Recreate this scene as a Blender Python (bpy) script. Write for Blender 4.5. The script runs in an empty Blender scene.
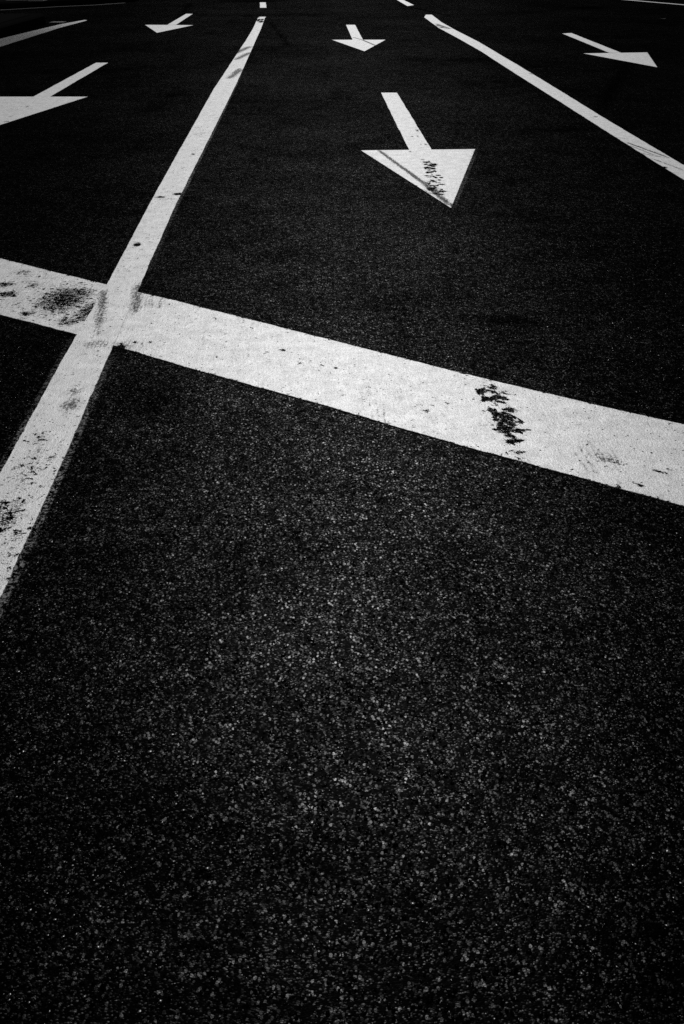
import bpy, math
import numpy as np
from mathutils import Vector

# ---------------------------------------------------------------- camera, sky, sun, exposure
# Road frame: +Y along the lanes, +X to the right, metres, road surface at z = 0.
scene = bpy.context.scene
COL = scene.collection
R = math.radians

cam_data = bpy.data.cameras.new('camera')
cam_data.sensor_fit = 'VERTICAL'
cam_data.sensor_height = 36.0
cam_data.lens = 31.64
cam_data.clip_start = 0.05
cam_data.clip_end = 2000.0
cam = bpy.data.objects.new('camera', cam_data)
cam.location = (0.0, 0.0, 1.45)
cam.rotation_euler = (R(90 - 32.484), 0.0, R(-1.825))
COL.objects.link(cam)
scene.camera = cam

SUN_ELEV, SUN_AZ = 41.0, 2.5          # degrees; azimuth clockwise from +Y (the sun stands ahead of the camera)
world = bpy.data.worlds.new('World')
scene.world = world
world.use_nodes = True
wn = world.node_tree
wn.nodes.clear()
w_out = wn.nodes.new('ShaderNodeOutputWorld')
w_bg = wn.nodes.new('ShaderNodeBackground')
w_bw = wn.nodes.new('ShaderNodeRGBToBW')
w_sky = wn.nodes.new('ShaderNodeTexSky')
w_sky.sky_type = 'NISHITA'
w_sky.sun_disc = False
w_sky.sun_elevation = R(SUN_ELEV)
w_sky.sun_rotation = R(SUN_AZ)
w_bg.inputs['Strength'].default_value = 0.05
wn.links.new(w_sky.outputs[0], w_bw.inputs[0])      # black and white photograph: the sky is a grey sky
wn.links.new(w_bw.outputs[0], w_bg.inputs['Color'])
wn.links.new(w_bg.outputs[0], w_out.inputs['Surface'])

sun_data = bpy.data.lights.new('sun', 'SUN')
sun_data.energy = 3.2
sun_data.angle = R(0.53)
sun = bpy.data.objects.new('sun', sun_data)
sd = Vector((math.sin(R(SUN_AZ)) * math.cos(R(SUN_ELEV)), math.cos(R(SUN_AZ)) * math.cos(R(SUN_ELEV)), math.sin(R(SUN_ELEV))))
sun.rotation_euler = sd.to_track_quat('Z', 'Y').to_euler()
sun.location = (0, 0, 20)
COL.objects.link(sun)

scene.view_settings.view_transform = 'Standard'
scene.view_settings.look = 'None'
scene.view_settings.exposure = 0.0
scene.view_settings.gamma = 1.0
scene.cycles.use_denoising = False
scene.cycles.max_bounces = 4
scene.cycles.transparent_max_bounces = 8

rng = np.random.default_rng(11)

# ---------------------------------------------------------------- wear data, measured in road metres
# spots: (x, y, radius x, radius y, strength); streaks: (x0, y0, x1, y1, radius, strength)
STOP_SCUFF_C = [
    (0.925,2.702,0.938,2.502,0.0053,0.50), (0.945,2.709,0.962,2.528,0.0047,0.60), (0.965,2.708,0.983,2.488,0.0053,0.40), 
    (0.886,2.667,0.897,2.458,0.0049,0.40), (0.957,2.581,0.979,2.540,0.0099,0.50), (0.858,2.626,0.873,2.466,0.0039,0.30), 
    (0.197,3.094,0.199,2.885,0.0044,0.30), (0.224,3.049,0.222,2.791,0.0036,0.30), (0.248,3.015,0.241,2.776,0.0043,0.35), 
    (0.171,3.185,0.174,2.950,0.0037,0.25), (0.329,3.227,0.313,2.881,0.0056,0.20), 
    (-0.496,3.934,-0.473,3.556,0.0087,0.20), (-0.284,3.778,-0.277,3.423,0.0084,0.18), 
    (-0.021,3.653,-0.014,3.127,0.0080,0.15), (0.463,3.042,0.453,2.799,0.0072,0.20), 
    (0.817,2.865,0.801,2.642,0.0069,0.20), (1.097,2.778,1.061,2.498,0.0067,0.20), 
]
CROSS_SCUFF_C = [
    (-1.022,4.307,-0.957,3.848,0.0209,0.95), (-0.968,3.949,-0.938,3.705,0.0177,0.60), 
    (-0.869,4.407,-0.822,4.022,0.0215,1.00), (-0.881,4.332,-0.829,3.983,0.0142,0.60), 
    (-0.783,4.198,-0.774,4.074,0.0236,0.50), (-0.732,4.239,-0.717,4.058,0.0189,0.50), 
    (-0.990,4.262,-0.928,3.860,0.0056,0.40), (-0.891,4.303,-0.845,3.970,0.0047,0.35), 
]
STOP_PATCH = [
    (-1.195,4.197,0.1618,0.2559,0.46), (-1.267,4.144,0.0847,0.1668,0.42), (-1.133,4.281,0.1065,0.1320,0.42), 
    (-1.034,4.029,0.0921,0.1861,0.44), (-0.971,3.873,0.0536,0.1496,0.42), (-1.097,3.902,0.0897,0.0882,0.40), 
    (-1.391,4.409,0.0446,0.0615,0.42), (-1.534,4.428,0.0695,0.0464,0.50), (-1.477,4.278,0.0579,0.0584,0.50), 
    (-1.312,4.011,0.0550,0.0526,0.42), (-1.490,4.618,0.0617,0.0498,0.40), (-1.405,4.135,0.1408,0.1660,0.26), 
    (-1.438,4.535,0.1520,0.1289,0.26), 
]
STOP_WEAR = [
    (-1.195,4.197,0.1142,0.1989,0.75), (-1.250,4.130,0.0657,0.1381,0.60), (-1.151,4.253,0.0770,0.1306,0.60), 
    (-0.995,3.950,0.0635,0.1286,0.50), (-1.082,4.222,0.0383,0.1004,0.55), (-1.061,3.901,0.0628,0.0756,0.50), 
    (-1.381,4.408,0.0248,0.0461,0.50), (-1.534,4.428,0.0497,0.0387,0.60), (-1.477,4.278,0.0434,0.0438,0.55), 
    (-1.323,3.999,0.0274,0.0327,0.50), (-1.490,4.618,0.0412,0.0332,0.35), (0.637,3.125,0.0152,0.0359,0.90), 
    (0.666,3.137,0.0172,0.0271,0.90), (0.620,3.089,0.0094,0.0265,0.90), (0.652,3.032,0.0223,0.0300,1.00), 
    (0.685,3.030,0.0186,0.0343,1.00), (0.683,3.079,0.0226,0.0175,0.70), (0.662,2.984,0.0110,0.0167,0.70), 
    (0.646,2.911,0.0144,0.0483,1.00), (0.672,2.918,0.0217,0.0323,1.00), (0.686,2.877,0.0215,0.0396,1.00), 
    (0.671,2.815,0.0246,0.0383,1.00), (0.647,2.839,0.0106,0.0233,0.80), (0.654,2.762,0.0208,0.0298,1.00), 
    (0.684,2.769,0.0209,0.0224,1.00), (0.680,2.717,0.0206,0.0291,1.00), (0.650,2.704,0.0205,0.0108,0.70), 
    (0.715,2.856,0.0107,0.0196,1.00), (0.721,2.779,0.0122,0.0150,1.00), (0.719,2.821,0.0071,0.0154,0.60), 
    (0.673,2.625,0.0201,0.0104,0.80), (0.666,2.577,0.0132,0.0067,0.70), (0.619,2.840,0.0089,0.0116,0.70), 
    (0.629,2.786,0.0087,0.0151,0.70), (0.619,2.928,0.0145,0.0097,0.50), (0.666,3.206,0.0117,0.0112,0.60), 
    (0.575,2.834,0.0106,0.0093,0.50), (0.605,2.995,0.0055,0.0126,0.60), (0.589,3.038,0.0112,0.0086,0.50), 
    (0.954,2.548,0.0131,0.0530,0.50), (0.978,2.560,0.0165,0.0400,0.50), (0.939,2.483,0.0097,0.0128,0.60), 
    (0.952,2.623,0.0134,0.0415,0.45), (0.948,2.658,0.0135,0.0282,0.40), (0.980,2.501,0.0324,0.0516,0.35), 
    (0.910,2.603,0.0400,0.0684,0.33), (1.095,2.481,0.0097,0.0128,1.00), (1.003,2.405,0.0063,0.0091,0.90), 
    (1.086,2.396,0.0047,0.0073,0.80), (0.998,2.474,0.0064,0.0127,0.60), (1.140,2.489,0.0097,0.0128,0.50), 
    (1.147,2.823,0.0354,0.0154,0.40), (-0.134,3.534,0.0125,0.0162,1.00), (-0.062,3.396,0.0121,0.0102,0.80), 
    (0.082,3.341,0.0120,0.0119,0.80), (0.019,3.373,0.0322,0.0101,0.45), (-0.403,3.468,0.0082,0.0157,0.70), 
    (0.402,2.935,0.0109,0.0163,0.70), (0.233,2.852,0.0496,0.0234,0.40), (0.186,3.112,0.0454,0.0889,0.28), 
    (0.283,3.136,0.0762,0.0900,0.25), (0.090,3.071,0.0299,0.0348,0.30), (-0.392,3.597,0.0507,0.0889,0.25), 
    (-0.817,3.578,0.0293,0.0439,0.90), (-0.701,3.641,0.0128,0.0169,0.80), (-0.765,3.643,0.0128,0.0170,0.80), 
    (-1.380,4.501,0.1511,0.1592,0.22), (-1.400,4.204,0.1190,0.1706,0.24), 
]
STOP_SCUFF = [
    (-1.195,4.197,0.1047,0.1846,0.45), (-0.979,4.053,0.0232,0.2420,0.75), (-0.955,3.860,0.0223,0.1488,0.50), 
    (-0.862,4.302,0.0292,0.1927,0.80), (-0.830,4.103,0.0234,0.1370,0.80), (-0.782,4.156,0.0237,0.0840,0.45), 
    (-0.727,4.168,0.0237,0.0844,0.40), (-0.740,3.841,0.0444,0.0369,0.20), (-0.914,3.647,0.0680,0.0566,0.40), 
    (-0.802,3.610,0.0422,0.0557,0.50), (-0.739,3.608,0.0253,0.0557,0.35), (0.943,2.602,0.0733,0.1094,0.22), 
    (0.957,2.568,0.0198,0.0804,0.30), (0.280,3.091,0.1507,0.1764,0.10), (1.162,2.815,0.0495,0.0231,0.20), 
    (-0.376,3.553,0.1045,0.1636,0.10), (-1.390,4.348,0.2937,0.4538,0.18), 
]
LEFT_WEAR = [
    (-0.915,3.147,0.0341,0.0359,0.20), (-0.899,3.026,0.0404,0.0675,0.25), (-0.948,2.769,0.0480,0.0885,0.42), 
    (-0.922,2.561,0.0647,0.1446,0.45), (-0.917,2.264,0.0414,0.1208,0.55), (-0.949,2.348,0.0364,0.0578,0.50), 
    (-0.910,2.614,0.0263,0.0541,0.30), (-0.867,2.157,0.0400,0.0718,0.45), (-0.865,2.059,0.0277,0.0769,0.40), 
    (-0.927,2.436,0.0499,0.0854,0.40), (-0.864,2.626,0.0198,0.0341,0.30), (-0.841,1.944,0.0266,0.0533,0.35), 
    (-0.986,5.085,0.0224,0.0391,1.00), (-0.902,6.273,0.0403,0.0394,0.95), (-1.005,6.193,0.0398,0.0330,0.80), 
    (-0.875,6.162,0.0330,0.0272,0.50), (-0.944,7.601,0.0239,0.0395,0.70), (-1.029,8.818,0.0455,0.0515,0.40), 
    (-1.124,22.487,0.0481,0.2983,0.70), (-1.073,21.625,0.0422,0.4428,0.90), (-1.002,21.216,0.0621,0.3201,0.90), 
    (-1.005,21.762,0.0530,0.3361,0.80), (-0.919,20.693,0.0202,0.1780,0.50), (-0.961,9.474,0.0388,0.0470,0.50), 
    (-0.919,10.159,0.0414,0.0534,0.40), (-0.878,6.782,0.0359,0.0322,0.50), (-0.910,3.625,0.0423,0.0560,0.35), 
    (-0.817,3.578,0.0251,0.0549,0.60), (-0.999,4.860,0.0539,0.1451,0.30), (-0.838,2.208,0.0116,0.0106,0.90), 
    (-0.842,2.234,0.0176,0.0108,0.60), 
]
LEFT_SCUFF = [
    (-0.915,3.147,0.0265,0.0314,0.65), (-0.899,3.026,0.0330,0.0506,0.75), (-0.877,2.626,0.0165,0.0272,0.50), 
    (-0.930,2.697,0.0269,0.0496,0.30), (-0.979,4.053,0.0232,0.2420,0.75), (-0.960,3.861,0.0223,0.1737,0.55), 
    (-0.859,4.287,0.0291,0.1768,0.90), (-0.830,4.103,0.0234,0.1370,0.90), (-0.927,3.625,0.0592,0.0560,0.45), 
    (-0.817,3.600,0.0421,0.0554,0.50), (-0.964,4.651,0.0467,0.0674,0.20), (-0.913,4.409,0.0695,0.0308,0.20), 
    (-0.938,6.137,0.1185,0.0216,0.40), (-0.976,8.469,0.0614,0.1438,0.25), (-0.950,7.803,0.0651,0.1241,0.20), 
    (-0.911,2.264,0.0414,0.1098,0.30), 
]
ARROW_WEAR = [
    (0.895,7.276,0.0231,0.0552,0.70), (0.894,7.131,0.0303,0.0710,0.90), (0.860,7.027,0.0149,0.0518,0.80), 
    (0.874,6.890,0.0220,0.0501,0.90), (0.844,6.759,0.0217,0.0387,0.80), (0.891,6.725,0.0180,0.0512,1.00), 
    (0.854,6.600,0.0212,0.0372,0.80), (0.819,6.540,0.0210,0.0366,0.80), (0.861,6.478,0.0278,0.0360,0.80), 
    (0.823,6.390,0.0344,0.0439,0.90), (0.886,6.568,0.0141,0.0307,0.70), (0.823,6.274,0.0406,0.0453,0.80), 
    (0.867,6.301,0.0204,0.0343,0.70), (0.794,6.318,0.0272,0.0344,0.80), (0.882,6.052,0.0328,0.0399,0.50), 
    (0.891,5.920,0.0193,0.0384,0.70), (0.857,7.352,0.0155,0.0449,0.60), (0.946,8.603,0.0134,0.0595,0.70), 
    (0.925,8.314,0.0130,0.0467,0.60), (0.873,8.316,0.0174,0.0467,0.60), (0.955,7.953,0.0125,0.0517,0.70), 
    (0.913,7.955,0.0125,0.0431,0.60), (0.793,7.666,0.0161,0.0323,0.60), (0.948,8.806,0.0274,0.1035,0.30), 
    (0.868,6.538,0.0561,0.3050,0.28), 
]
RLINE_WEAR = [
    (2.538,20.086,0.0790,0.2898,0.60), (2.572,19.728,0.0777,0.2334,0.70), (2.605,19.381,0.0954,0.2256,0.50), 
    (2.649,7.005,0.0225,0.0346,0.80), (2.809,12.579,0.0382,0.1000,0.60), (2.741,9.297,0.0386,0.0804,0.50), 
    (2.597,7.077,0.0454,0.0352,0.40), 
]
LARROW_WEAR = [
    (-2.903,10.091,0.0307,0.0590,0.60), (-2.992,10.676,0.0323,0.0436,0.50), (-2.963,11.086,0.0223,0.0468,0.50), 
    (-2.906,9.477,0.0193,0.0701,0.50), (-2.855,9.194,0.0376,0.0553,0.60), (-3.046,10.362,0.0629,0.0482,0.35), 
    (-2.983,9.902,0.0603,0.1900,0.25), 
]
ARROW_SCUFF_C = [
    (0.546,7.714,0.788,6.510,0.0120,0.75), (0.788,6.510,0.881,5.946,0.0174,0.80), (0.683,7.067,0.812,6.420,0.0108,0.50), 
]
FARARROW_SCUFF_C = [
    (0.755,17.681,0.889,17.215,0.0121,0.50), (0.889,17.215,1.062,16.191,0.0149,0.60), 
]
LEFT_SCUFF_C = [
    (-1.155,14.931,-0.952,16.097,0.0537,0.60), (-1.052,14.274,-0.904,15.201,0.0439,0.60), 
    (-0.999,12.215,-0.908,13.112,0.0406,0.50), (-0.984,12.700,-0.928,13.221,0.0259,0.50), 
]
RLINE_SCUFF_C = [
    (2.558,20.582,2.681,19.379,0.0255,0.80), (2.657,7.986,2.795,7.366,0.0097,0.85), 
    (2.643,7.856,2.718,7.446,0.0081,0.50), (2.612,7.567,2.763,7.367,0.0095,0.55), (2.657,7.332,2.755,6.898,0.0091,0.50), 
    (2.690,7.687,2.797,7.562,0.0121,0.30), (2.647,8.213,2.702,8.165,0.0172,0.35), 
]
STOP_WEAR_C = [
    (0.918,2.673,0.933,2.483,0.0033,0.34), (0.885,2.639,0.901,2.452,0.0033,0.28), 
]
ROAD_STAIN_C = [
    (-0.940,2.265,-0.940,2.265,0.0030,0.00), (-0.222,2.111,-0.190,1.526,0.0177,0.50), 
    (-0.642,6.127,-1.219,6.255,0.0199,0.60), (-0.816,21.210,-0.354,16.398,0.0364,0.50), 
    (-3.197,27.849,-2.720,21.270,0.0701,0.45), (4.543,14.096,2.904,9.714,0.0706,0.45), 
    (2.365,26.803,3.208,22.499,0.0430,0.80), (0.138,13.990,0.322,9.204,0.0113,0.40), 
]
ROAD_STAIN = [
    (0.881,3.864,0.1263,0.0503,0.80), (0.705,3.895,0.0725,0.0254,0.50), (1.270,3.955,0.0921,0.0392,0.35), 
    (-0.595,3.041,0.0591,0.0597,0.70), (-0.678,3.104,0.0375,0.0352,0.50), (0.070,2.404,0.0561,0.0362,0.50), 
    (-0.682,2.446,0.0627,0.0246,0.60), (-0.372,6.702,0.2852,0.1583,0.40), (1.860,7.713,0.3257,0.2048,0.30), 
    (0.361,4.148,0.2380,0.0843,0.30), (2.413,14.164,0.4260,0.2494,0.50), (-0.210,23.227,0.9042,0.3814,0.50), 
    (6.992,25.446,0.2988,0.3822,0.90), (-1.498,28.719,0.8313,0.3825,0.80), (-1.549,10.888,0.1101,0.2272,0.60), 
    (-1.594,10.049,0.0818,0.1960,0.60), (-0.670,2.553,0.0971,0.0524,0.40), (0.363,2.020,0.0830,0.0569,0.40), 
    (0.893,2.206,0.1183,0.0539,0.40), (-0.063,1.071,0.1119,0.0325,0.40), (0.156,1.483,0.1355,0.0474,0.35), 
    (1.228,5.685,0.1867,0.0718,0.35), (2.237,8.612,0.1439,0.0998,0.50), (-2.939,15.701,0.6191,0.4496,0.30), 
    (-0.200,9.220,0.1139,0.1682,0.40), (1.561,14.191,0.3692,0.1874,0.40), (1.254,3.105,0.1524,0.0893,0.30), 
    (0.490,1.678,0.1471,0.0594,0.30), (-0.318,1.169,0.1365,0.0713,0.40), 
]

# ---------------------------------------------------------------- node helpers
class NT:
    def __init__(self, name):
        self.m = bpy.data.materials.new(name)
        self.m.use_nodes = True
        self.t = self.m.node_tree
        self.t.nodes.clear()
        self.out = self.n('ShaderNodeOutputMaterial')
    def n(self, kind, **kw):
        o = self.t.nodes.new(kind)
        for k, v in kw.items():
            setattr(o, k, v)
        return o
    def put(self, sock, v):
        if hasattr(v, 'is_output'):
            self.t.links.new(v, sock)
        elif isinstance(v, (int, float)) and sock.type == 'RGBA':
            sock.default_value = (v, v, v, 1)
        else:
            sock.default_value = v
    def math(self, op, a, b=0.0, c=0.0, clamp=False):
        o = self.n('ShaderNodeMath', operation=op, use_clamp=clamp)
        self.put(o.inputs[0], a); self.put(o.inputs[1], b); self.put(o.inputs[2], c)
        return o.outputs[0]
    def ramp(self, v, lo, hi, a=0.0, b=1.0, smooth=True):
        o = self.n('ShaderNodeMapRange', interpolation_type='SMOOTHSTEP' if smooth else 'LINEAR')
        self.put(o.inputs['Value'], v)
        o.inputs['From Min'].default_value = lo; o.inputs['From Max'].default_value = hi
        o.inputs['To Min'].default_value = a; o.inputs['To Max'].default_value = b
        return o.outputs[0]
    def noise(self, co, scale, detail=2.0, rough=0.5, dist=0.0):
        o = self.n('ShaderNodeTexNoise')
        self.put(o.inputs['Vector'], co)
        o.inputs['Scale'].default_value = scale
        o.inputs['Detail'].default_value = detail
        o.inputs['Roughness'].default_value = rough
        o.inputs['Distortion'].default_value = dist
        return o.outputs[0]
    def voro(self, co, scale, rnd=1.0):
        o = self.n('ShaderNodeTexVoronoi', voronoi_dimensions='2D')
        self.put(o.inputs['Vector'], co)
        o.inputs['Scale'].default_value = scale
        o.inputs['Randomness'].default_value = rnd
        sep = self.n('ShaderNodeSeparateColor')
        self.t.links.new(o.outputs['Color'], sep.inputs[0])
        return o.outputs['Distance'], sep.outputs[0], sep.outputs[1], o.outputs['Color']
    def coords(self):
        return self.n('ShaderNodeTexCoord').outputs['Object']
    def scaled(self, co, s, loc=(0, 0, 0), rz=0.0):
        o = self.n('ShaderNodeMapping')
        self.put(o.inputs['Vector'], co)
        o.inputs['Scale'].default_value = s
        o.inputs['Location'].default_value = loc
        o.inputs['Rotation'].default_value = (0, 0, rz)
        return o.outputs[0]
    def attr(self, name):
        return self.n('ShaderNodeAttribute', attribute_name=name).outputs['Fac']
    def mix(self, f, a, b):
        o = self.n('ShaderNodeMix', data_type='FLOAT')
        self.put(o.inputs[0], f); self.put(o.inputs[2], a); self.put(o.inputs[3], b)
        return o.outputs[0]
    def bump(self, h, strength, dist, normal=None):
        o = self.n('ShaderNodeBump')
        o.inputs['Strength'].default_value = strength
        o.inputs['Distance'].default_value = dist
        self.put(o.inputs['Height'], h)
        if normal is not None:
            self.put(o.inputs['Normal'], normal)
        return o.outputs[0]
    def principled(self, col, rough, spec=0.5, normal=None):
        o = self.n('ShaderNodeBsdfPrincipled')
        self.put(o.inputs['Base Color'], col)
        self.put(o.inputs['Roughness'], rough)
        self.put(o.inputs['Specular IOR Level'], spec)
        if normal is not None:
            self.put(o.inputs['Normal'], normal)
        return o.outputs[0]
    def matt_gloss(self, diff, gloss, rough, normal=None):
        d = self.n('ShaderNodeBsdfDiffuse'); g = self.n('ShaderNodeBsdfAnisotropic', distribution='BECKMANN')
        self.put(d.inputs['Color'], diff); self.put(g.inputs['Color'], gloss); self.put(g.inputs['Roughness'], rough)
        if normal is not None:
            self.put(d.inputs['Normal'], normal); self.put(g.inputs['Normal'], normal)
        add = self.n('ShaderNodeAddShader')
        self.t.links.new(d.outputs[0], add.inputs[0]); self.t.links.new(g.outputs[0], add.inputs[1])
        return add.outputs[0]
    def done(self, sh):
        self.t.links.new(sh, self.out.inputs['Surface'])
        return self.m

def asphalt_material():
    a = NT('asphalt')
    co = a.coords()
    stain = a.attr('stain')
    # broad and middle sized unevenness of the binder and of the exposed stone
    broad = a.noise(co, 0.55, 3.0, 0.55)
    mid = a.noise(co, 4.0, 4.0, 0.6)
    fine = a.noise(co, 38.0, 3.0, 0.6)
    var = a.math('ADD', a.math('MULTIPLY', broad, 0.9), a.math('ADD', a.math('MULTIPLY', mid, 0.9), a.math('MULTIPLY', fine, 0.7)))
    var = a.ramp(var, 0.90, 1.60, 0.25, 1.75, False)
    var = a.math('MULTIPLY', var, a.math('SUBTRACT', 1.0, a.math('MULTIPLY', stain, 0.85)))
    clump = a.ramp(a.noise(co, 26.0, 3.0, 0.65), 0.34, 0.68, 0.15, 2.0, False)
    cw = a.n('ShaderNodeVectorMath', operation='MULTIPLY_ADD')
    nz = a.n('ShaderNodeTexNoise'); a.put(nz.inputs['Vector'], co); nz.inputs['Scale'].default_value = 160.0
    a.t.links.new(nz.outputs[1], cw.inputs[0]); cw.inputs[1].default_value = (0.003, 0.003, 0); a.t.links.new(co, cw.inputs[2])
    cow = cw.outputs[0]
    # crushed stone: two sizes of chips set in black binder
    d1, r1, q1, c1 = a.voro(a.scaled(cow, (0.82, 1.18, 1.0), rz=0.3), 300.0)
    d2, r2, q2, c2 = a.voro(a.scaled(cow, (1.15, 0.85, 1.0), rz=0.9), 150.0)
    chip1 = a.math('MULTIPLY', a.ramp(d1, 0.50, 0.66, 1.0, 0.0), a.math('POWER', r1, 9.0))
    chip2 = a.math('MULTIPLY', a.ramp(d2, 0.42, 0.58, 1.0, 0.0), a.math('POWER', r2, 16.0))
    chips = a.math('ADD', a.math('MULTIPLY', chip1, 1.2), a.math('MULTIPLY', chip2, 2.1))
    tone = a.math('MULTIPLY', a.math('ADD', a.math('MULTIPLY', chips, clump), 0.032), var)
    h = a.math('ADD', a.math('MULTIPLY', a.math('SUBTRACT', 1.0, d1), a.math('ADD', r1, 0.2)), a.math('MULTIPLY', fine, 0.8))
    n1 = a.bump(mid, 0.07, 0.02)
    nn = a.bump(h, 0.10, 0.004, n1)
    return a.done(a.matt_gloss(a.math('MULTIPLY', tone, 0.0016), a.math('MULTIPLY', tone, 0.0112), 0.41, nn))

def chip_material():
    a = NT('stone_chips')
    shade = a.attr('shade')
    gloss = a.attr('gloss')
    co = a.coords()
    g = a.ramp(a.noise(co, 900.0, 2.0), 0.3, 0.7, 0.65, 1.25, False)
    t = a.math('MULTIPLY', shade, g)
    return a.done(a.matt_gloss(a.math('MULTIPLY', t, 0.06), a.math('MULTIPLY', t, 0.45), gloss))

def paint_material():
    a = NT('road_paint')
    co = a.coords()
    wear, scuff, ghost = a.attr('wear'), a.attr('scuff'), a.attr('ghost')
    n1 = a.noise(co, 42.0, 5.0, 0.72, 0.3)
    n2 = a.noise(co, 190.0, 3.0, 0.65)
    big = a.noise(co, 3.2, 3.0, 0.6)
    # paint is gone where wear plus a ragged noise passes a threshold
    w = a.math('ADD', wear, a.math('MULTIPLY', a.math('SUBTRACT', big, 0.45), 0.22))
    t1 = a.math('ADD', w, a.math('MULTIPLY', a.math('SUBTRACT', n1, 0.5), 3.2))
    t2 = a.math('ADD', w, a.math('MULTIPLY', a.math('SUBTRACT', n2, 0.5), 1.5))
    gone = a.math('MAXIMUM', a.ramp(t1, 0.60, 0.67), a.ramp(t2, 0.54, 0.62))
    # small pits, more of them where the coat is tired
    dv, rv, qv, cv = a.voro(a.scaled(co, (0.8, 1.0, 1.0)), 55.0)
    pit = a.math('LESS_THAN', dv, a.math('MULTIPLY', a.math('POWER', rv, 3.0), 0.17))
    pit = a.math('MULTIPLY', pit, a.ramp(a.math('SUBTRACT', a.math('ADD', a.math('MULTIPLY', w, 1.2), a.math('MULTIPLY', qv, 0.5)), 0.0), 0.44, 0.52))
    gone = a.math('MAXIMUM', gone, pit)
    # leftover film of an older coat beside the lines
    film = a.math('MULTIPLY', ghost, a.ramp(a.math('ADD', a.noise(co, 110.0, 3.0, 0.75), a.math('MULTIPLY', n1, 0.6)), 0.80, 0.90), clamp=True)
    keep = a.math('MAXIMUM', a.math('MULTIPLY', a.math('SUBTRACT', 1.0, gone), a.math('SUBTRACT', 1.0, a.ramp(ghost, 0.02, 0.10))), film)
    # dirt in the paint, rubber marks and painted shade on it
    dirt = a.ramp(a.noise(co, 14.0, 5.0, 0.65), 0.35, 0.75, 1.0, 0.74, False)
    grit = a.ramp(a.noise(co, 320.0, 2.0, 0.6), 0.42, 0.66, 1.0, 0.62)
    streak = a.noise(a.scaled(co, (120.0, 14.0, 1.0)), 1.0, 3.0, 0.6)
    rub = a.math('ADD', a.math('MULTIPLY', a.math('SUBTRACT', a.noise(co, 95.0, 5.0, 0.8), 0.5), 3.2), a.math('MULTIPLY', a.math('SUBTRACT', streak, 0.5), 1.4))
    sc = a.math('MULTIPLY', a.ramp(a.math('ADD', scuff, rub), 0.12, 0.85), a.ramp(scuff, 0.02, 0.30, 0.0, 1.0), clamp=True)
    alb = a.math('MULTIPLY', a.math('MULTIPLY', dirt, a.math('MULTIPLY', grit, a.ramp(streak, 0.35, 0.7, 1.0, 0.84, False))), 0.51)
    col = a.mix(sc, alb, 0.05)
    col = a.mix(a.ramp(ghost, 0.02, 0.10), col, 0.15)
    nrm = a.bump(a.math('ADD', a.noise(co, 170.0, 3.0), a.math('MULTIPLY', n1, 0.8)), 0.35, 0.003)
    p = a.matt_gloss(col, a.math('MULTIPLY', a.math('MULTIPLY', col, 0.19), grit), 0.475, nrm)
    tr = a.n('ShaderNodeBsdfTransparent')
    mx = a.n('ShaderNodeMixShader')
    a.put(mx.inputs[0], keep)
    a.t.links.new(tr.outputs[0], mx.inputs[1])
    a.t.links.new(p, mx.inputs[2])
    return a.done(mx.outputs[0])

def plain_material(name, alb, rough, grain=60.0, amount=0.3, spec=0.3):
    a = NT(name)
    co = a.coords()
    v = a.ramp(a.noise(co, grain, 4.0, 0.6), 0.3, 0.7, 1 - amount, 1 + amount, False)
    nn = a.bump(a.noise(co, grain * 2, 3.0), 0.4, 0.004)
    c = a.math('MULTIPLY', v, alb)
    return a.done(a.matt_gloss(c, a.math('MULTIPLY', c, spec * 0.1), rough, nn))

M_ASPHALT = asphalt_material()
M_CHIPS = chip_material()
M_BINDER = plain_material('tar_binder', 0.0012, 0.6, 200.0, spec=1.0)
M_PAINT = paint_material()
M_KERB = plain_material('black_kerb', 0.003, 0.8, spec=0.1)
M_EARTH = plain_material('dark_earth', 0.004, 0.95, spec=0.05)
M_CONCRETE = plain_material('pale_concrete', 0.24, 0.85)
M_METAL = plain_material('black_metal', 0.006, 0.5, spec=0.2)

# ---------------------------------------------------------------- mesh helpers
def mesh_obj(name, verts, faces, mat, parent=None, attrs=None, smooth=False):
    me = bpy.data.meshes.new(name)
    me.from_pydata([tuple(map(float, v)) for v in verts], [], [tuple(map(int, f)) for f in faces])
    me.update()
    for k, v in (attrs or {}).items():
        at = me.attributes.new(k, 'FLOAT', 'POINT')
        at.data.foreach_set('value', np.asarray(v, dtype=np.float32))
    me.materials.append(mat)
    if smooth:
        me.polygons.foreach_set('use_smooth', [True] * len(me.polygons))
    o = bpy.data.objects.new(name, me)
    COL.objects.link(o)
    if parent is not None:
        o.parent = parent
    return o

def tag(o, label, cat, group=None):
    o['label'] = label
    o['category'] = cat
    if group:
        o['group'] = group
    return o

def spots(P, lst):
    s = np.zeros(len(P))
    for (x, y, rx, ry, k) in lst:
        d = ((P[:, 0] - x) / rx) ** 2 + ((P[:, 1] - y) / ry) ** 2
        s = np.maximum(s, k * np.exp(-0.85 * d))
    return s

def boost(lst, k, r):
    return [(x, y, rx * r, ry * r, min(1.0, s * k)) for x, y, rx, ry, s in lst]

def flakes(lst, k, n=8):
    """Break each spot into a ragged cluster of smaller chips."""
    r = np.random.default_rng(5)
    out = []
    for x, y, rx, ry, s in lst:
        for _ in range(n):
            f = r.uniform(0.40, 0.85)
            out.append((x + r.normal(0, 0.75) * rx, y + r.normal(0, 0.75) * ry, rx * f * r.uniform(0.8, 1.7), ry * f * r.uniform(0.5, 1.1), min(1.0, s * k)))
    return out

def weaker(lst, k):
    return [(*q[:-1], q[-1] * k) for q in lst]

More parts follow.
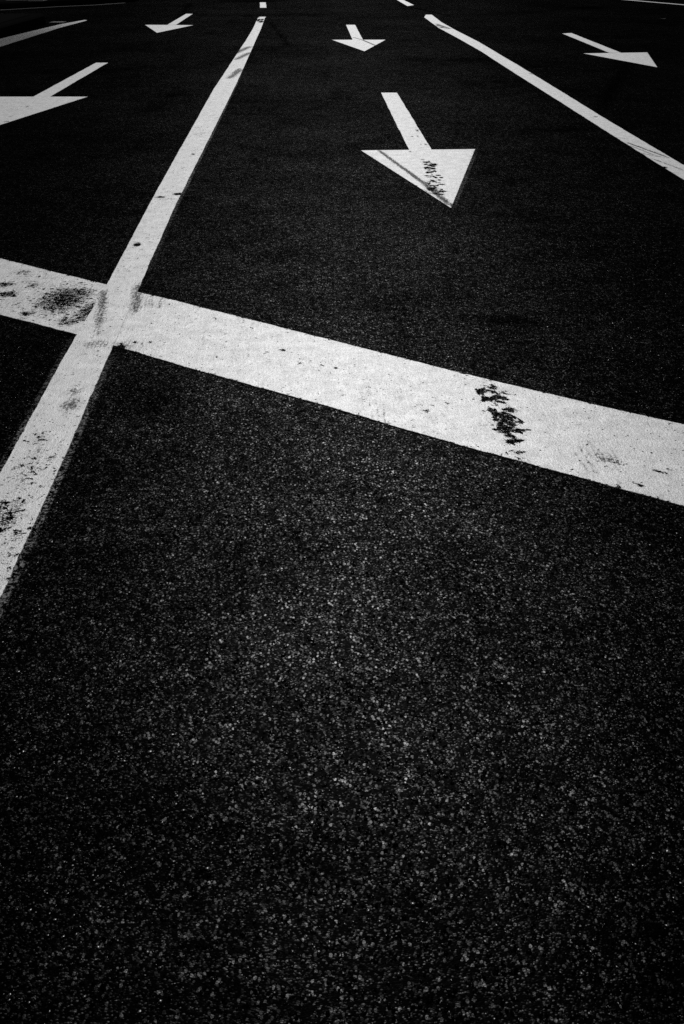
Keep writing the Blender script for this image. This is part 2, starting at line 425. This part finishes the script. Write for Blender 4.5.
def streaks(P, lst):
    s = np.zeros(len(P))
    for (x0, y0, x1, y1, r, k) in lst:
        dx, dy = x1 - x0, y1 - y0
        L = dx * dx + dy * dy + 1e-9
        t = np.clip(((P[:, 0] - x0) * dx + (P[:, 1] - y0) * dy) / L, 0, 1)
        d = np.hypot(P[:, 0] - x0 - t * dx, P[:, 1] - y0 - t * dy) / r
        s = np.maximum(s, k * np.exp(-0.7 * d ** 2) * np.minimum(1.0, 0.35 + 2.6 * np.minimum(t, 1 - t) + 0.35))
    return s

def along(poly, t):
    p = np.array(poly)
    seg = np.hypot(*(np.diff(p, axis=0).T))
    s = np.concatenate([[0], np.cumsum(seg)]) / seg.sum()
    return np.stack([np.interp(t, s, p[:, 0]), np.interp(t, s, p[:, 1])], 1)

def grid_faces(na, nb, off=0):
    i, j = np.meshgrid(np.arange(na - 1), np.arange(nb - 1), indexing='ij')
    a = (i * nb + j).ravel() + off
    return np.stack([a, a + nb, a + nb + 1, a + 1], 1)

def strip(A, B, ta, sb, wobble=0.0):
    """Grid between two edge curves (A left, B right); outer rows wander a little."""
    a, b = along(A, ta), along(B, ta)
    s = np.asarray(sb)[None, :, None]
    P = a[:, None, :] * (1 - s) + b[:, None, :] * s
    if wobble:
        n = len(ta)
        k = np.ones(7) / 7
        for col, sgn in ((0, -1), (-1, 1)):
            j = np.convolve(rng.normal(0, wobble, n + 6), k, 'valid') * 2.0 + rng.normal(0, wobble * 0.35, n)
            dirn = (b - a) / np.linalg.norm(b - a, axis=1)[:, None]
            P[:, col, :] += dirn * j[:, None] * sgn
    return P

EDGE_S = lambda n: np.concatenate([[0, 0.02, 0.05], np.linspace(0.09, 0.91, n), [0.95, 0.98, 1]])

def finish(name, parts, z, label, cat, group, wear=(), wear_c=(), scuff=(), scuff_c=(), edge=0.44, ghosts=(), base_wear=0.05, calm=None):
    """parts: list of (grid P [na, nb, 2], end_edges) joined to one marking sheet."""
    V, F, E, G, ZZ, RIM = [], [], [], [], [], []
    off = 0
    for P, ends in parts:
        na, nb = P.shape[:2]
        V.append(P.reshape(-1, 2))
        F.append(grid_faces(na, nb, off))
        e = np.zeros((na, nb))
        e[:, 0] = e[:, -1] = edge
        e[:, 1] = e[:, -2] = edge * 0.45
        if ends[0]: e[0, :] = edge
        if ends[1]: e[-1, :] = edge
        E.append(e.ravel()); G.append(np.zeros(na * nb)); ZZ.append(np.full(na * nb, z))
        idx = np.arange(na * nb).reshape(na, nb) + off
        off += na * nb
        # the coat has thickness: a rim runs down to the road all round
        ring = np.concatenate([idx[:-1, 0], idx[-1, :-1], idx[:0:-1, -1], idx[0, :0:-1]])
        pts = P.reshape(-1, 2)[ring - idx[0, 0]]
        m = len(ring)
        V.append(pts); E.append(np.zeros(m)); G.append(np.zeros(m)); ZZ.append(np.full(m, 0.0012))
        q = np.arange(m)
        RIM.append(np.stack([ring, off + q, off + (q + 1) % m, ring[(q + 1) % m]], 1))
        off += m
    for P, amount in ghosts:
        na, nb = P.shape[:2]
        V.append(P.reshape(-1, 2))
        F.append(grid_faces(na, nb, off))
        E.append(np.zeros(na * nb))
        prof = amount * np.ones((na, nb))
        prof[:, -1] = 0.12
        fade = np.minimum(1, np.minimum(np.arange(na), np.arange(na)[::-1]) / (0.2 * na))
        prof *= (fade * (0.75 + 0.35 * np.sin(np.arange(na) * 0.11) * np.sin(np.arange(na) * 0.043)))[:, None]
        prof = np.maximum(prof, 0.11)
        G.append(prof.ravel()); ZZ.append(np.full(na * nb, z - 0.0015))
        off += na * nb
    V, F, E, G = np.concatenate(V), np.concatenate(F), np.concatenate(E), np.concatenate(G)
    if calm:
        E[(V[:, 1] > calm[0]) & (V[:, 1] < calm[1])] = 0.0
    W = np.maximum(np.maximum(E, base_wear), np.maximum(spots(V, wear), streaks(V, wear_c)))
    S = np.maximum(spots(V, scuff), streaks(V, scuff_c))
    V3 = np.column_stack([V, np.concatenate(ZZ)])
    F = np.concatenate([F] + RIM)
    o = mesh_obj(name, V3, F, M_PAINT, attrs={'wear': W, 'scuff': S, 'ghost': G})
    me = o.data
    flip = [p.index for p in me.polygons if p.normal.z < -0.5]
    if flip:
        import bmesh
        bm = bmesh.new(); bm.from_mesh(me); bm.faces.ensure_lookup_table()
        bmesh.ops.reverse_faces(bm, faces=[bm.faces[i] for i in flip])
        bm.to_mesh(me); bm.free()
    return tag(o, label, cat, group)

# ---------------------------------------------------------------- road: one sheet to the horizon, fine near the camera
gx = np.concatenate([[-600, -120, -30, -12], np.arange(-8, 10.01, 0.07), [14, 30, 120, 600]])
gy = np.concatenate([[-300, -60, -10, -2], np.arange(0.2, 6, 0.05), np.arange(6, 31, 0.09), [36, 60, 200, 900]])
X, Y = np.meshgrid(gx, gy, indexing='ij')
RV = np.column_stack([X.ravel(), Y.ravel(), np.zeros(X.size)])
st = np.clip(spots(RV, boost(ROAD_STAIN, 1.25, 1.3)) + streaks(RV, [(*q[:5], min(1, q[5] * 1.6)) for q in ROAD_STAIN_C]), 0, 1)
road = mesh_obj('road', RV, grid_faces(len(gx), len(gy)), M_ASPHALT, attrs={'stain': st})
road['kind'] = 'structure'
road['label'] = 'black asphalt road surface running under the painted markings'

# ---------------------------------------------------------------- exposed stone in the asphalt near the camera
def scatter_chips(n):
    # even cover of the near road, thinning out with distance (beyond, the stone is below a pixel)
    y = rng.uniform(0.35, 5.2, n * 3)
    half = 0.95 + 0.42 * y
    x = rng.uniform(-1, 1, n * 3) * 3.2
    p = np.clip(1.25 - 0.24 * y, 0.12, 1.0)
    ok = (np.abs(x) < half) & (rng.random(n * 3) < p)
    x, y = x[ok][:n], y[ok][:n]
    n = len(x)
    r = 0.0014 + 0.0072 * rng.beta(1.1, 4.6, n)
    r *= np.where(rng.random(n) < 0.03, 1.6, 1.0)
    k = 5
    ang = (np.arange(k)[None, :] + rng.uniform(-0.33, 0.33, (n, k))) * (2 * np.pi / k) + rng.uniform(0, 6.28, n)[:, None]
    rad = r[:, None] * rng.uniform(0.45, 1.3, (n, k))
    el = rng.uniform(0.42, 1.0, n)[:, None]
    rot = rng.uniform(0, np.pi, n)[:, None]
    ax, ay = rad * np.cos(ang), rad * np.sin(ang) * el
    ox, oy = ax * np.cos(rot) - ay * np.sin(rot), ax * np.sin(rot) + ay * np.cos(rot)
    hgt = np.minimum(r * rng.uniform(0.25, 0.8, n), 0.0027)
    tx, ty = rng.normal(0, 0.10, n), rng.normal(0, 0.10, n)
    top = np.stack([x[:, None] + ox * 0.85, y[:, None] + oy * 0.85,
                    np.clip(hgt[:, None] + 0.85 * (ox * tx[:, None] + oy * ty[:, None]), 0.0003, 0.0032)], 2)
    bot = np.stack([x[:, None] + ox, y[:, None] + oy, np.full((n, k), -0.0006)], 2)
    V = np.concatenate([top, bot], 1).reshape(-1, 3)
    base = (np.arange(n) * 2 * k)[:, None]
    # loops: one facet on top and the side quads round it
    topf = base + np.arange(k)[None, :]
    side = np.stack([np.concatenate([base + k + i, base + k + (i + 1) % k, base + (i + 1) % k, base + i], 1) for i in range(k)], 1)
    loops = np.concatenate([topf, side.reshape(n, -1)], 1).ravel()
    sizes = np.tile(np.array([k] + [4] * k), n)
    starts = np.concatenate([[0], np.cumsum(sizes)[:-1]])
    me = bpy.data.meshes.new('stone_chips')
    me.vertices.add(len(V)); me.vertices.foreach_set('co', V.astype(np.float32).ravel())
    me.loops.add(len(loops)); me.loops.foreach_set('vertex_index', loops.astype(np.int32))
    me.polygons.add(len(sizes)); me.polygons.foreach_set('loop_start', starts.astype(np.int32))
    me.update(calc_edges=True); me.validate()
    u = rng.random(n)
    shade = 0.001 + 0.026 * u ** 3 + np.where(rng.random(n) < 0.24, 0.80 * rng.random(n) ** 2.8, 0.0)
    def field(step, seed):
        f = np.random.default_rng(seed).random((int(7 / step) + 3, int(6 / step) + 3))
        fx, fy = (x + 3.4) / step, y / step
        i, j = fx.astype(int), fy.astype(int)
        a, b = fx - i, fy - j
        a, b = a * a * (3 - 2 * a), b * b * (3 - 2 * b)
        return (f[i, j] * (1 - a) + f[i + 1, j] * a) * (1 - b) + (f[i, j + 1] * (1 - a) + f[i + 1, j + 1] * a) * b
    shade *= (0.15 + 1.9 * field(0.02, 1) ** 1.3) * (0.20 + 1.9 * field(0.09, 2) ** 1.3) * (0.6 + 0.8 * field(0.35, 3))
    shade = np.minimum(shade, rng.uniform(0.16, 0.34, n))
    RVs = np.column_stack([x, y])
    shade *= 1 - 0.75 * np.clip(spots(RVs, ROAD_STAIN) + streaks(RVs, ROAD_STAIN_C), 0, 1)
    gl = rng.uniform(0.37, 0.46, n)
    for nm, arr in (('shade', shade), ('gloss', gl)):
        at = me.attributes.new(nm, 'FLOAT', 'POINT')
        at.data.foreach_set('value', np.repeat(arr, 2 * k).astype(np.float32))
    me.materials.append(M_CHIPS)
    me.materials.append(M_BINDER)      # the sides sit in tar
    me.polygons.foreach_set('material_index', np.tile(np.array([0] + [1] * k, dtype=np.int32), n))
    o = bpy.data.objects.new('stone_chips', me)
    COL.objects.link(o)
    o['kind'] = 'stuff'
    o['label'] = 'pale stone chips exposed in the black asphalt of the foreground'
    return o
scatter_chips(72000)

# ---------------------------------------------------------------- painted markings
Z1, Z2 = 0.004, 0.0065

# stop line, running obliquely across the lane
ST = [(-4.40, 6.757), (-1.683, 4.864), (-1.301, 4.595), (-1.010, 4.396), (-0.635, 4.145), (-0.064, 3.736), (0.535, 3.307), (1.043, 2.964), (1.300, 2.805), (3.5, 1.33)]
SB = [(-4.15, 5.86), (-1.437, 4.000), (-1.021, 3.735), (-0.819, 3.589), (-0.458, 3.332), (0.015, 3.015), (0.391, 2.745), (0.781, 2.488), (1.108, 2.272), (3.3, 0.80)]
def by_x(poly, xs):
    p = np.array(poly)
    return list(zip(xs, np.interp(xs, p[:, 0], p[:, 1])))
tt = np.concatenate([np.linspace(0, 0.30, 120), np.linspace(0.301, 0.68, 460), np.linspace(0.682, 1, 60)])
finish('stop_line', [(strip(ST, SB, tt, EDGE_S(70), 0.0018), (True, True))], Z1,
       'broad white stop line slanting across the road in the foreground', 'stop line', None,
       wear=boost(STOP_PATCH, 1.45, 1.1) + flakes(STOP_WEAR[11:39], 0.95) + boost(STOP_WEAR[39:], 1.1, 1.0), wear_c=STOP_WEAR_C, scuff=STOP_SCUFF[:1] + STOP_SCUFF[8:], scuff_c=weaker(CROSS_SCUFF_C, 0.72) + STOP_SCUFF_C, base_wear=0.165)

# lane line left of the middle lane, crossing the stop line
LL = [(-1.10, 22.62), (-1.117, 22.339), (-1.080, 19.5), (-1.078, 17.278), (-1.105, 11.264), (-1.072, 7.807), (-1.054, 6.034), (-1.025, 4.427), (-1.030, 3.447), (-1.019, 2.831), (-1.015, 2.526), (-1.005, 1.5), (-1.0, -1.0)]
LR = [(-0.945, 22.62), (-0.965, 22.334), (-0.925, 19.5), (-0.912, 17.273), (-0.875, 11.671), (-0.878, 7.800), (-0.882, 6.029), (-0.862, 4.565), (-0.849, 3.568), (-0.832, 2.526), (-0.828, 1.879), (-0.82, 1.5), (-0.815, -1.0)]
def at_y(poly, ys):
    p = np.array(poly)[::-1] if poly[0][1] > poly[-1][1] else np.array(poly)
    return [(float(np.interp(y, p[:, 1], p[:, 0])), float(y)) for y in ys]
ys = np.concatenate([np.arange(-1, 1.2, 0.05), np.arange(1.2, 5.4, 0.009), np.arange(5.4, 9, 0.016), np.arange(9, 22.62, 0.035)])
yt = (ys - ys[0]) / (ys[-1] - ys[0])
def strip_y(L, Rr, ys, sb, wobble=0.0):
    a, b = np.array(at_y(L, ys)), np.array(at_y(Rr, ys))
    s = np.asarray(sb)[None, :, None]
    P = a[:, None, :] * (1 - s) + b[:, None, :] * s
    if wobble:
        n = len(ys)
        for col in (0, -1):
            j = np.convolve(rng.normal(0, wobble, n + 8), np.ones(9) / 9, 'valid') * 2.2 + rng.normal(0, wobble * 0.3, n)
            P[:, col, 0] += j
    return P
main = strip_y(LL, LR, ys, EDGE_S(20), 0.0012)
gr = np.arange(1.2, 4.0, 0.012)
g1 = strip_y([(x, y) for x, y in at_y(LR, gr)], [(x + 0.026, y) for x, y in at_y(LR, gr)], gr[gr < 3.52], np.linspace(0, 1, 5))
gr2 = np.arange(4.62, 13.0, 0.02)
g2 = strip_y([(x, y) for x, y in at_y(LR, gr2)], [(x + 0.026 - 0.0012 * (y - 4.6), y) for x, y in at_y(LR, gr2)], gr2, np.linspace(0, 1, 5))
gr3 = np.arange(1.6, 4.0, 0.012)
g3 = strip_y([(x - 0.022, y) for x, y in at_y(LL, gr3)], [(x, y) for x, y in at_y(LL, gr3)], gr3[gr3 < 3.72], np.linspace(0, 1, 5))[:, ::-1]
finish('lane_line', [(main, (True, True))], Z2,
       'long white lane line on the left that crosses the stop line', 'lane line', 'white lane lines',
       wear=boost(LEFT_WEAR[:12], 1.05, 1.25) + boost(LEFT_WEAR[12:], 1.0, 1.0), scuff=LEFT_SCUFF[:4] + LEFT_SCUFF[8:], scuff_c=[(*q[:5], 0.8) for q in LEFT_SCUFF_C] + weaker(CROSS_SCUFF_C, 0.72), calm=(3.5, 4.62), base_wear=0.20,
       ghosts=[(g1, 0.75), (g2, 0.62), (g3, 0.55)])

# lane line right of the middle lane
RL = [(2.645, 23.2), (2.515, 22.4), (2.490, 19.6), (2.560, 17.5), (2.609, 15.376), (2.612, 12.290), (2.625, 10.250), (2.628, 8.701), (2.636, 7.567), (2.645, 6.574), (2.65, 3.0)]
RR = [(2.774, 23.2), (2.72, 21.0), (2.750, 19.0), (2.815, 16.800), (2.825, 13.434), (2.819, 11.058), (2.808, 9.354), (2.812, 8.116), (2.818, 7.070), (2.825, 3.0)]
ysr = np.concatenate([np.arange(3.0, 6.2, 0.05), np.arange(6.2, 9.5, 0.008), np.arange(9.5, 23.2, 0.03)])
finish('lane_line', [(strip_y(RL, RR, ysr, EDGE_S(24), 0.0018), (True, True))], Z1,
       'long white lane line on the right with tyre scuffs near the frame edge', 'lane line', 'white lane lines',
       wear=RLINE_WEAR, scuff_c=[(*q[:4], q[4] * 1.25, min(0.9, q[5] * 1.15)) for q in RLINE_SCUFF_C], base_wear=0.03)

# far dashes that continue both lane lines
def quad_marking(name, A, B, na, nb, label, cat, group, wob=0.004, **kw):
    return finish(name, [(strip(A, B, np.linspace(0, 1, na), EDGE_S(nb), wob), (True, True))], Z1, label, cat, group, **kw)
quad_marking('lane_line', [(-1.225, 25.75), (-1.33, 28.0)], [(-1.063, 25.75), (-1.17, 28.0)], 40, 10,
             'short white dash beyond the end of the left lane line', 'lane line', 'white lane lines')
quad_marking('lane_line', [(2.51, 26.3), (2.47, 29.3), (2.45, 31.0)], [(2.72, 26.7), (2.65, 29.3), (2.63, 31.0)], 40, 10,
             'short white dash beyond the end of the right lane line', 'lane line', 'white lane lines')

# five straight-ahead arrows, each pointing toward the camera
def arrow(tail_l, tail_r, neck_l, neck_r, base_l, base_r, tip, label, **kw):
    sh = strip([tail_l, neck_l], [tail_r, neck_r], np.linspace(0, 1, 90), EDGE_S(14), 0.002)
    sh[-1, 0] = neck_l; sh[-1, -1] = neck_r
    # head: rows run from the base to the tip
    t = np.linspace(0, 0.995, 110)[:, None, None]
    s = EDGE_S(60)[None, :, None]
    bl, br, tp = np.array(base_l), np.array(base_r), np.array(tip)
    hd = (bl * (1 - s) + br * s) * (1 - t) + tp * t
    fringe = []
    if 'fringe' in kw:
        k = kw.pop('fringe')
        e0 = br * (1 - t[5:, 0, :]) + tp * t[5:, 0, :]
        e1 = e0 + np.array([k, -0.01])
        q = np.linspace(0, 1, 5)[None, :, None]
        fringe = [(e0[:, None, :] * (1 - q) + e1[:, None, :] * q, 0.5)]
    return finish('arrow_marking', [(sh, (True, False)), (hd, (False, True))], Z1, label, 'arrow marking', 'white road arrows',
                  ghosts=fringe, **kw)
arrow((0.785, 10.966), (0.964, 10.961), (0.792, 7.735), (0.975, 7.742), (0.400, 7.725), (1.334, 7.748), (0.882, 5.857),
      'largest white arrow in the middle lane with flaked paint down its head',
      wear=flakes(ARROW_WEAR[:16], 1.0, 8) + boost(ARROW_WEAR[16:], 1.0, 1.2), scuff_c=[(*q[:4], q[4] * 1.25, 1.0) for q in ARROW_SCUFF_C], fringe=0.028)
arrow((0.730, 20.389), (0.910, 20.383), (0.728, 17.221), (0.905, 17.215), (0.379, 17.225), (1.290, 17.210), (0.833, 15.360),
      'small far white arrow in the middle lane with a thin tyre line', scuff_c=[(*q[:4], q[4] * 1.3, 0.95) for q in FARARROW_SCUFF_C])
arrow((-2.967, 13.969), (-2.800, 13.964), (-3.015, 10.783), (-2.835, 10.780), (-3.40, 10.795), (-2.422, 10.767), (-2.890, 8.93),
      'large white arrow in the left lane cut by the left frame edge', wear=LARROW_WEAR,
      scuff=[(-2.95, 9.9, 0.5, 0.8, 0.10)])
arrow((-2.824, 23.632), (-2.670, 23.627), (-2.840, 20.503), (-2.666, 20.497), (-3.286, 20.517), (-2.310, 20.40), (-2.789, 18.686),
      'small far white arrow in the left lane')
arrow((4.582, 18.30), (4.775, 18.40), (4.507, 15.028), (4.688, 15.023), (4.094, 14.95), (5.100, 15.06), (4.640, 13.207),
      'white arrow in the right lane beyond the right lane line')

# left edge line along the kerb and two far lines
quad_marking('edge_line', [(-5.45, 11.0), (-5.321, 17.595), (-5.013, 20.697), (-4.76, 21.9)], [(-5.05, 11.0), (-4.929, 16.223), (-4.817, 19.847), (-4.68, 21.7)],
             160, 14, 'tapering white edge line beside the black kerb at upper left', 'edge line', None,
             scuff=[(-5.1, 17.0, 1.6, 4.5, 0.85)])  # shade lying over this line, painted into its colour as a broad darkening
quad_marking('edge_line', [(8.55, 30.5), (8.871, 28.874), (9.75, 26.4), (12.0, 21.5)], [(8.70, 30.5), (9.040, 28.869), (9.86, 26.6), (12.15, 21.6)],
             90, 10, 'thin white line at the far right edge of the road', 'edge line', None)
quad_marking('paint_patch', [(-5.36, 21.2), (-5.33, 21.45)], [(-5.06, 21.2), (-5.05, 21.45)], 20, 12,
             'short pale paint remnant at the end of the black kerb', 'paint patch', None, scuff=[(-5.2, 21.3, 3, 3, 0.8)])
quad_marking('paint_patch', [(-7.6, 21.9), (-6.60, 22.72)], [(-7.75, 22.3), (-6.72, 23.10)], 40, 12,
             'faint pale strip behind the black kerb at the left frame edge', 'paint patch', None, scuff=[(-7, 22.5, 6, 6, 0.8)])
quad_marking('edge_line', [(-9.5, 23.0), (-7.29, 25.20), (-6.34, 26.30), (-5.57, 26.92), (-4.9, 27.9)], [(-9.55, 23.2), (-7.31, 25.36), (-6.36, 26.44), (-5.62, 27.02), (-4.98, 27.95)],
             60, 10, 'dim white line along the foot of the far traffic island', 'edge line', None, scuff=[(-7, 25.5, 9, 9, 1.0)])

# ---------------------------------------------------------------- kerbs and islands at the upper left
def prism(outline, z0, z1, bevel):
    """Closed outline extruded, with a chamfered upper edge."""
    p = np.array(outline)
    n = len(p)
    c = p.mean(0)
    nrm = []
    for i in range(n):
        e = p[(i + 1) % n] - p[i - 1]
        q = np.array([e[1], -e[0]]) / (np.linalg.norm(e) + 1e-9)
        if np.dot(q, p[i] - c) < 0: q = -q
        nrm.append(q)
    inn = p - np.array(nrm) * bevel
    V = [(*q, z0) for q in p] + [(*q, z1 - bevel) for q in p] + [(*q, z1) for q in inn]
    F = []
    for L in range(2):
        for i in range(n):
            j = (i + 1) % n
            F.append((L * n + i, L * n + j, (L + 1) * n + j, (L + 1) * n + i))
    F.append(tuple(range(2 * n, 3 * n)))
    return V, F

def fix_normals(o):
    import bmesh
    bm = bmesh.new(); bm.from_mesh(o.data)
    bmesh.ops.recalc_face_normals(bm, faces=bm.faces)
    bm.to_mesh(o.data); bm.free()

def empty(name, loc):
    e = bpy.data.objects.new(name, None)
    e.location = loc
    COL.objects.link(e)
    return e

# near island: long, low, black, with a rounded end
arc = [(-5.62 + 0.30 * math.cos(t), 20.75 + 0.42 * math.sin(t)) for t in np.linspace(0, math.pi / 2, 7)]
arc += [(-6.00 + 0.30 * math.cos(t), 20.75 + 0.42 * math.sin(t)) for t in np.linspace(math.pi / 2, math.pi, 7)]
out = [(-5.42, 10.0), (-5.36, 17.0)] + arc + [(-6.34, 17.0), (-6.4, 10.0)]
isl = empty('kerb_island', (-5.8, 17.0, 0))
tag(isl, 'long low black kerb island with a rounded end at upper left', 'traffic island')
V, F = prism(out, -0.02, 0.17, 0.025)
o = mesh_obj('kerb', [(x + 5.8, y - 17.0, z) for x, y, z in V], F, M_KERB, isl); fix_normals(o)
inn = [(-5.62, 10.2), (-5.56, 17.0), (-5.56, 20.6), (-5.75, 20.9), (-5.95, 20.9), (-6.15, 20.6), (-6.15, 17.0), (-6.2, 10.2)]
V, F = prism(inn, 0.15, 0.185, 0.01)
o = mesh_obj('earth_fill', [(x + 5.8, y - 17.0, z) for x, y, z in V], F, M_EARTH, isl); fix_normals(o)

# far island: dark kerb face, dark top, one pale slab
out = [(-13.0, 19.7), (-9.5, 23.35), (-7.36, 25.45), (-6.42, 26.55), (-5.66, 27.12), (-5.1, 27.95), (-4.82, 28.5), (-4.76, 29.2), (-4.9, 29.9), (-5.4, 30.6), (-8.0, 33.0), (-14, 38.0)]
fi = empty('traffic_island', (-8.0, 28.0, 0))
tag(fi, 'far dark traffic island with a kerb along the top left frame edge', 'traffic island')
V, F = prism(out, -0.02, 0.13, 0.02)
o = mesh_obj('kerb', [(x + 8.0, y - 28.0, z) for x, y, z in V], F, M_KERB, fi); fix_normals(o)
inn = [(-13.0, 20.3), (-9.5, 23.85), (-7.4, 25.85), (-6.5, 26.9), (-5.8, 27.5), (-5.2, 28.5), (-5.1, 29.2), (-5.3, 29.9), (-8.0, 32.6), (-13.6, 37.3)]
V, F = prism(inn, 0.11, 0.145, 0.01)
o = mesh_obj('earth_fill', [(x + 8.0, y - 28.0, z) for x, y, z in V], F, M_EARTH, fi); fix_normals(o)
for k in range(4):
    x0 = -7.62 + k * 0.235
    V, F = prism([(x0, 26.25), (x0 + 0.225, 26.25), (x0 + 0.225, 28.6), (x0, 28.6)], 0.13, 0.165, 0.006)
    o = mesh_obj('slab', [(x + 8.0, y - 28.0, z) for x, y, z in V], F, M_CONCRETE, fi); fix_normals(o)

# dark post at the frame edge, standing on the road behind the near island
def lathe(prof, seg=20):
    V, F = [], []
    for r, z in prof:
        V += [(r * math.cos(2 * math.pi * i / seg), r * math.sin(2 * math.pi * i / seg), z) for i in range(seg)]
    for L in range(len(prof) - 1):
        for i in range(seg):
            j = (i + 1) % seg
            F.append((L * seg + i, L * seg + j, (L + 1) * seg + j, (L + 1) * seg + i))
    F.append(tuple(range((len(prof) - 1) * seg, len(prof) * seg)))
    return V, F
post = empty('bollard', (-7.02, 23.35, 0))
tag(post, 'dark round bollard at the extreme upper left frame edge', 'bollard')
V, F = lathe([(0.15, 0), (0.15, 0.02), (0.13, 0.035), (0.0801, 0.036)])
mesh_obj('base_plate', V, F, M_METAL, post, smooth=False)
V, F = lathe([(0.078, 0.03), (0.078, 0.86)])
mesh_obj('shaft', V, F, M_METAL, post, smooth=False)
V, F = lathe([(0.084, 0.84), (0.084, 0.90), (0.07, 0.95), (0.035, 0.975), (0.005, 0.98)])
mesh_obj('cap', V, F, M_METAL, post, smooth=False)

# ---------------------------------------------------------------- tiny pale scraps lying on the asphalt
def scrap(x, y, length, width, rz, label):
    n = 9
    t = np.linspace(0, 1, n)
    w = width * np.sin(np.pi * (0.06 + 0.88 * t)) * (1 + 0.25 * np.sin(9 * t))
    V, F = [], []
    for i in range(n):
        cx, cy, cz = (t[i] - 0.5) * length, 0.006 * math.sin(4 * t[i]), 0.004 + 0.010 * (2 * t[i] - 1) ** 2
        V += [(cx, cy - w[i] / 2, cz), (cx, cy, cz + 0.003), (cx, cy + w[i] / 2, cz), (cx, cy, cz - 0.002)]
    for i in range(n - 1):
        for q in range(4):
            a, b = i * 4 + q, i * 4 + (q + 1) % 4
            F.append((a, b, b + 4, a + 4))
    F += [(3, 2, 1, 0), tuple((n - 1) * 4 + q for q in range(4))]
    o = mesh_obj('dry_leaf', V, F, M_LEAF)
    fix_normals(o)
    o.location = (x, y, 0.0)
    o.rotation_euler = (0, 0, rz)
    return tag(o, label, 'leaf')
M_LEAF = plain_material('dry_leaf', 0.07, 0.7, 120.0)
scrap(-0.165, 5.980, 0.045, 0.012, 0.15, 'tiny pale dry scrap on the asphalt left of the largest arrow')
scrap(1.540, 4.000, 0.04, 0.012, 0.6, 'tiny pale dry scrap on the asphalt above the right end of the stop line')
scrap(7.594, 21.771, 0.12, 0.05, 0.2, 'tiny pale dry scrap on the far asphalt above the right lane arrow')
